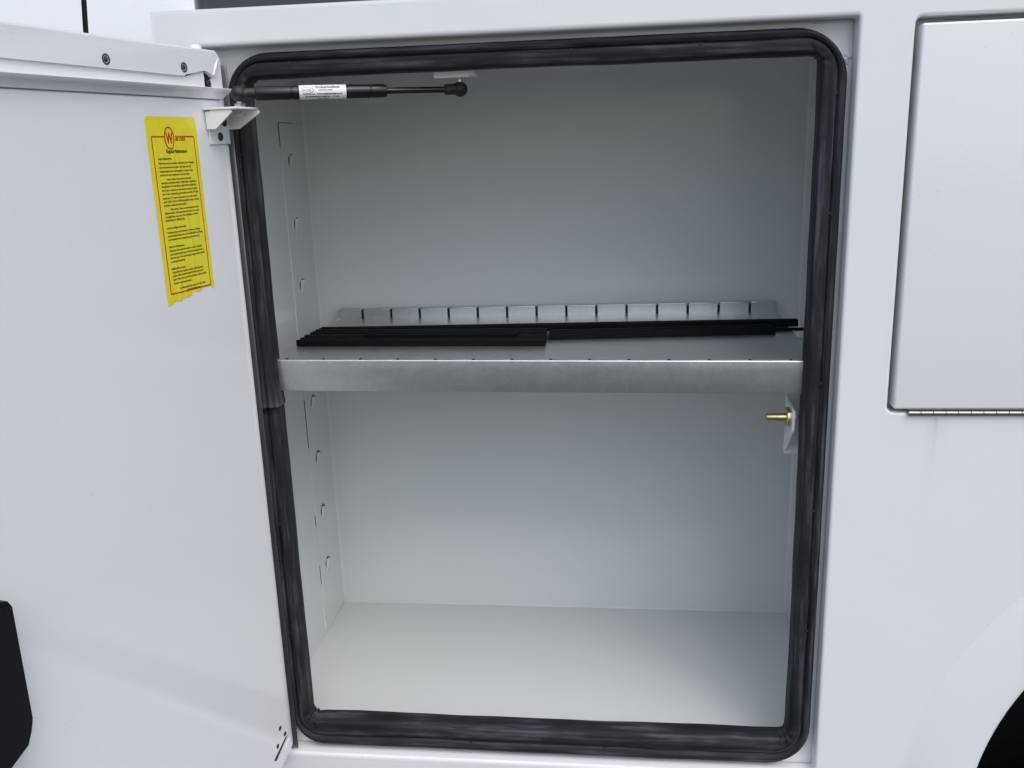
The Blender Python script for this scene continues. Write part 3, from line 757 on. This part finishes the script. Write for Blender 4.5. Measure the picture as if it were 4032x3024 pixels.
V2, F2 = text_mesh('IGS'); on_label('logo_lettering', fit(V2, lx(0.075), lx(0.255), 0.0010, size=0.0048), F2, M_INKB)
def ell(cx, cy, a0, b0, a1, b1, t0=0, t1=360, dx=0, dy=0, n=40):
    V, F = [], []
    for i in range(n+1):
        t = math.radians(t0 + (t1-t0)*i/n); V += [(cx + a0*math.cos(t), cy + b0*math.sin(t)), (cx + dx + a1*math.cos(t), cy + dy + b1*math.sin(t))]
    for i in range(n): F.append((2*i, 2*i+1, 2*i+3, 2*i+2))
    return V, F
Ve, Fe = ell(lx(0.172), 0.0026, LW*0.135, 0.0046, LW*0.135-0.0003, 0.0041, 75, 300); on_label('logo_oval', Ve, Fe, M_INKB)
Ve, Fe = ell(lx(0.172), 0.0026, LW*0.135, 0.0046, LW*0.135-0.0009, 0.0040, 250, 425); on_label('logo_oval', Ve, Fe, M_INKB)
for s, fx0, fx1, base, size in [('Volumeline', 0.335, 0.86, 0.0050, 0.0066), ('MADE IN LATVIA', 0.42, 0.70, 0.0018, 0.0020), ('INDUSTRIAL GAS SPRINGS', 0.07, 0.325, -0.0036, 0.0016), ('www.indgassprings.com', 0.36, 0.90, -0.0036, 0.0030), ('GS-AM04782-AAJ0133   11-20', 0.11, 0.83, -0.0078, 0.0030), ('REPLACEMENT', 0.37, 0.62, -0.0115, 0.0022)]:
    V2, F2 = text_mesh(s); VV, FF, LL = [], [], []
    for k, ox in enumerate((0.0, 0.00028, 0.00056)):
        o0 = len(VV); VV += [(x+ox, y) for x, y in fit(V2, lx(fx0), lx(fx1), base, size=size)]; FF += [tuple(i+o0 for i in f) for f in F2]; LL += [k]*len(V2)
    on_label('lettering', VV, FF, M_INKB, LL)

# ------------------------------------------------------------------ yellow maintenance sticker on the door
SU0, SU1, SZ0, SZ1 = 0.1885, 0.0790, 0.8650, 1.1215      # left edge, right edge (u), bottom, top
def wr(a, b):
    """wrinkle height at sticker coordinates a (0..1 left to right), b (0..1 bottom to top)"""
    h = 0.0
    for (ca, cb, la, lb, sl, am) in [(0.46, 0.80, 0.020, 0.10, 0.02, 1.0), (0.56, 0.72, 0.016, 0.09, -0.05, 0.9), (0.13, 0.80, 0.030, 0.05, 0.05, 1.5), (0.58, 0.50, 0.018, 0.12, 0.03, 1.0), (0.80, 0.52, 0.020, 0.10, 0.0, 0.9),
                                     (0.62, 0.36, 0.020, 0.05, -0.25, 1.3), (0.50, 0.36, 0.018, 0.06, 0.18, 1.1), (0.76, 0.37, 0.020, 0.06, -0.15, 1.2), (0.90, 0.40, 0.016, 0.04, -0.2, 1.2), (0.42, 0.20, 0.018, 0.08, 0.0, 1.0), (0.62, 0.23, 0.02, 0.08, 0.02, 0.9), (0.27, 0.06, 0.03, 0.05, 0.05, 1.4), (0.40, 0.07, 0.025, 0.05, 0.0, 1.2), (0.68, 0.10, 0.02, 0.05, 0.0, 1.2), (0.74, 0.66, 0.015, 0.08, 0.02, 0.8), (0.33, 0.62, 0.013, 0.07, 0.0, 0.6)]:
        d = (a - ca - sl*(b-cb))/la; e = (b-cb)/lb
        h += am*0.00075*math.exp(-d*d - e*e)
    return h
def torn(a):
    """lower torn edge, height fraction"""
    pts = [(0, 0.000), (0.03, 0.0), (0.10, 0.010), (0.20, 0.018), (0.24, 0.012), (0.30, 0.016), (0.36, 0.026), (0.42, 0.022), (0.50, 0.030), (0.54, 0.046), (0.60, 0.048), (0.64, 0.040), (0.72, 0.042), (0.76, 0.058), (0.84, 0.066), (0.92, 0.064), (0.945, 0.046), (0.96, 0.036), (1.0, 0.042)]
    for (p, q), (r, s) in zip(pts, pts[1:]):
        if a <= r: return q + (s-q)*(a-p)/(r-p)
    return pts[-1][1]
def sk(a, b, dv=0.0):
    return dl(SU0 + (SU1-SU0)*a, 0.0004 + wr(a, b) + dv, SZ0 + (SZ1-SZ0)*b)
nA, nB = 56, 90; V, F = [], []
def ab(i, j):
    a = i/nA; lo = torn(a); hi = 1.0
    e = min(a, 1-a)*(0.1095)                    # rounded upper corners
    rc = 0.006
    if e < rc: hi = 1.0 - (rc - math.sqrt(max(0, rc*rc-(rc-e)**2)))/0.2565
    return a, lo + (hi-lo)*j/nB
for i in range(nA+1):
    for j in range(nB+1): V.append(sk(*ab(i, j)))
for i in range(nA):
    for j in range(nB): a = i*(nB+1)+j; F.append((a, a+nB+1, a+nB+2, a+1))
STK = add('maintenance_sticker', V, F, M_YELLOW, None, smooth=True, loc=tuple(dl(0.134, 0, 0.875)))
tag(STK, 'torn yellow maintenance sticker with red border on the open white door', 'sticker')
def on_stk(name, V2, F2, m, lay=None): add(name, [sk(x, y, 0.00022 + (lay[i]*0.00005 if lay else 0)) for i, (x, y) in enumerate(V2)], F2, m, STK)
WF, HF = 0.1095, 0.2565                          # sticker size in metres
def line(p, q, w, n=24):
    """ink line between sticker points p, q (fractions), width in metres"""
    dx, dy = (q[0]-p[0])*WF, (q[1]-p[1])*HF; l = math.hypot(dx, dy); nx, ny = -dy/l*w/2/WF, dx/l*w/2/HF
    V, F = [], []
    for i in range(n+1):
        f = i/n; x, y = p[0]+(q[0]-p[0])*f, p[1]+(q[1]-p[1])*f; V += [(x+nx, y+ny), (x-nx, y-ny)]
    for i in range(n): F.append((2*i, 2*i+1, 2*i+3, 2*i+2))
    return V, F
Lb, Rb, Tb, Bb = 0.085, 0.925, 0.895, 0.062
for p, q, w in [((Lb, Tb), (0.325, Tb), 0.0018), ((0.77, Tb), (Rb, Tb), 0.0018), ((Lb, Tb), (Lb, Bb), 0.0017), ((Rb, Tb), (Rb, Bb), 0.0015), ((Lb, Bb), (Rb, Bb), 0.0019)]:
    on_stk('border', *line(p, q, w, 60), M_RED)
Ve, Fe = ell(0.425, 0.888, 0.100, 0.060, 0.100-0.0024/WF, 0.060-0.0020/HF); on_stk('logo_ring', Ve, Fe, M_RED)
def bold(name, txt, x0, x1, base, sc, m, d):
    V2, F2 = text_mesh(txt); VV, FF, LL = [], [], []
    for k, (ox, oy) in enumerate(((0, 0), (d, 0), (d/2, d*0.3))):
        o0 = len(VV); VV += [(x+ox, base+y*sc+oy) for x, y in fit(V2, x0, x1-d, 0)]; FF += [tuple(i+o0 for i in f) for f in F2]; LL += [k]*len(V2)
    on_stk(name, VV, FF, m, LL)
bold('logo_lettering', 'W', 0.362, 0.488, 0.857, 0.086, M_RED, 0.010)
bold('logo_lettering', 'arner', 0.540, 0.762, 0.873, 0.056, M_RED, 0.006)
bold('heading', 'Regular Maintenance', 0.335, 0.750, 0.8095, 0.028, M_INK, 0.004)
ROWS = [
 (435, 0.16, 0.42, 'Latch Adjustment:', 1), (470, 0.16, 0.87, 'While Warner and our distributors adjust doors, prior to shipment,', 0), (500, 0.16, 0.80, 'doors and automotive door rubber may change over time.', 0),
 (530, 0.16, 0.82, 'Properly adjusted doors will snuggly be in contact at any', 0), (558, 0.16, 0.74, 'location of the door opening when the door is shut.', 0),
 (592, 0.28, 0.77, 'Rotary Latches:  Warner uses rotary latches', 0), (618, 0.16, 0.87, 'manufactured with either single or double latches, depending on', 0), (645, 0.16, 0.86, 'the application.  For most latches, adjust striker by eight turns', 0),
 (675, 0.16, 0.87, 'first, then to contact latch with alternate contact of double', 0), (703, 0.16, 0.88, 'door.  If door is not latching, get through, loosen bolts 1/4" after', 0), (735, 0.16, 0.85, 'several and a 1/4" wrench, repeating the door until it doesn\'t', 0),
 (762, 0.16, 0.88, 'until it catches.  If door is still having trouble to latch, use same', 0), (790, 0.16, 0.60, 'procedure to adjust less often needed.', 0), (823, 0.28, 0.86, 'Other Latches:  Warner uses various latch devices for', 0),
 (850, 0.16, 0.86, 'different products.  Make adjust striker and contacts more door', 0), (878, 0.16, 0.83, 'at a snuggle. Please contact your Warner Distributor or Warner', 0), (905, 0.16, 0.54, 'Bodies directly for additional help.', 0),
 (965, 0.16, 0.55, 'Latch and Hinge Lubrication:', 1), (1000, 0.16, 0.83, 'Use lithium grease on all moving parts of latches on the hinges', 0), (1027, 0.16, 0.87, 'and on the hinge knuckle portions.  Lubrication should be performed', 0), (1055, 0.16, 0.80, 'more frequently if truck is regularly exposed to salt and dust.', 0),
 (1112, 0.16, 0.47, 'Exterior Maintenance:', 1), (1142, 0.16, 0.82, 'All exterior surfaces should be washed in warmth.  All painted', 0), (1170, 0.16, 0.85, 'areas should be waxed using a non-abrasive, automotive wax at', 0), (1198, 0.16, 0.87, 'least twice a year.  All scratches and paint damage should be touched', 0), (1228, 0.16, 0.44, 'up with paint immediately.', 0),
 (1285, 0.16, 0.42, 'Rubber/Door Seals:', 1), (1313, 0.16, 0.80, 'Clean rubber door seals with a common rubber maintenance', 0), (1340, 0.16, 0.80, 'product.  Rubber should be replaced if bulb seal gets torn or', 0), (1369, 0.16, 0.85, 'ripped.  Please contact your Warner distributor or Warner Bodies', 0), (1400, 0.16, 0.53, 'directly for replacement products.', 0),
 (1445, 0.26, 0.80, 'For additional information, please call 765-551-1900', 0), (1470, 0.40, 0.68, 'or visit warnerbodies.com', 0)]
AV, AF, AL = [], [], []
for (yy, a0, a1, s, heavy) in ROWS:
    V2, F2 = text_mesh(s)
    base = 1.0 - (yy + 6 - 115)/1452.0
    o0 = len(AV)
    reps = [(0, 0), (0.003, 0.0008)] if heavy else [(0, 0), (0.0016, 0.0004)]
    for k, (ox, oy) in enumerate(reps):
        o0 = len(AV); AV += [(x+ox, base+oy+y*0.0165) for x, y in fit(V2, a0, a1, 0)]; AF += [tuple(i+o0 for i in f) for f in F2]; AL += [k]*len(V2)
on_stk('small_print', AV, AF, M_INK, AL)

# ------------------------------------------------------------------ truck cab beyond the body, and the grey box above the body
CAB = thing('truck_cab', (-1.0, 0.6, -0.3), 'white truck cab ahead of the service body, black door gap showing', 'truck cab')
def cab():
    # section (y, z): lower side upright, shoulder leaning inwards
    sec = [(0.085, -0.30), (0.080, 0.60), (0.090, 1.02), (0.100, 1.20), (0.118, 1.32), (0.150, 1.48), (0.24, 1.95), (0.36, 2.05), (1.7, 2.06)]
    def part(name, x0, x1, m, off=0.0, parent=CAB):
        V = [(x0, y+off, z) for y, z in sec] + [(x1, y+off, z) for y, z in sec]; n = len(sec)
        me = mesh_of(V, [(i, i+1, n+i+1, n+i) for i in range(n-1)], True)
        return link(name, me, m, parent)
    part('cab_corner', -0.234, -0.0500, M_CAB)
    part('front_door', -1.40, -0.2435, M_CAB)
    part('door_gap', -0.26, -0.22, M_HOLE, 0.012)
    sec2 = sec + [(1.7, -0.30)]
    add('rear_wall', [(-0.0500, y, z) for y, z in sec2], [tuple(range(len(sec2)))], M_CAB, CAB)
cab()
gb = box('grey_box', -0.036, 2.1, 0.105, 0.50, 1.279, 1.62, M_GREYBOX, None, bev=0.004, loc=(1.0, 0.30, 1.279))
tag(gb, 'dark grey box top showing just above the body\'s top edge', 'box')
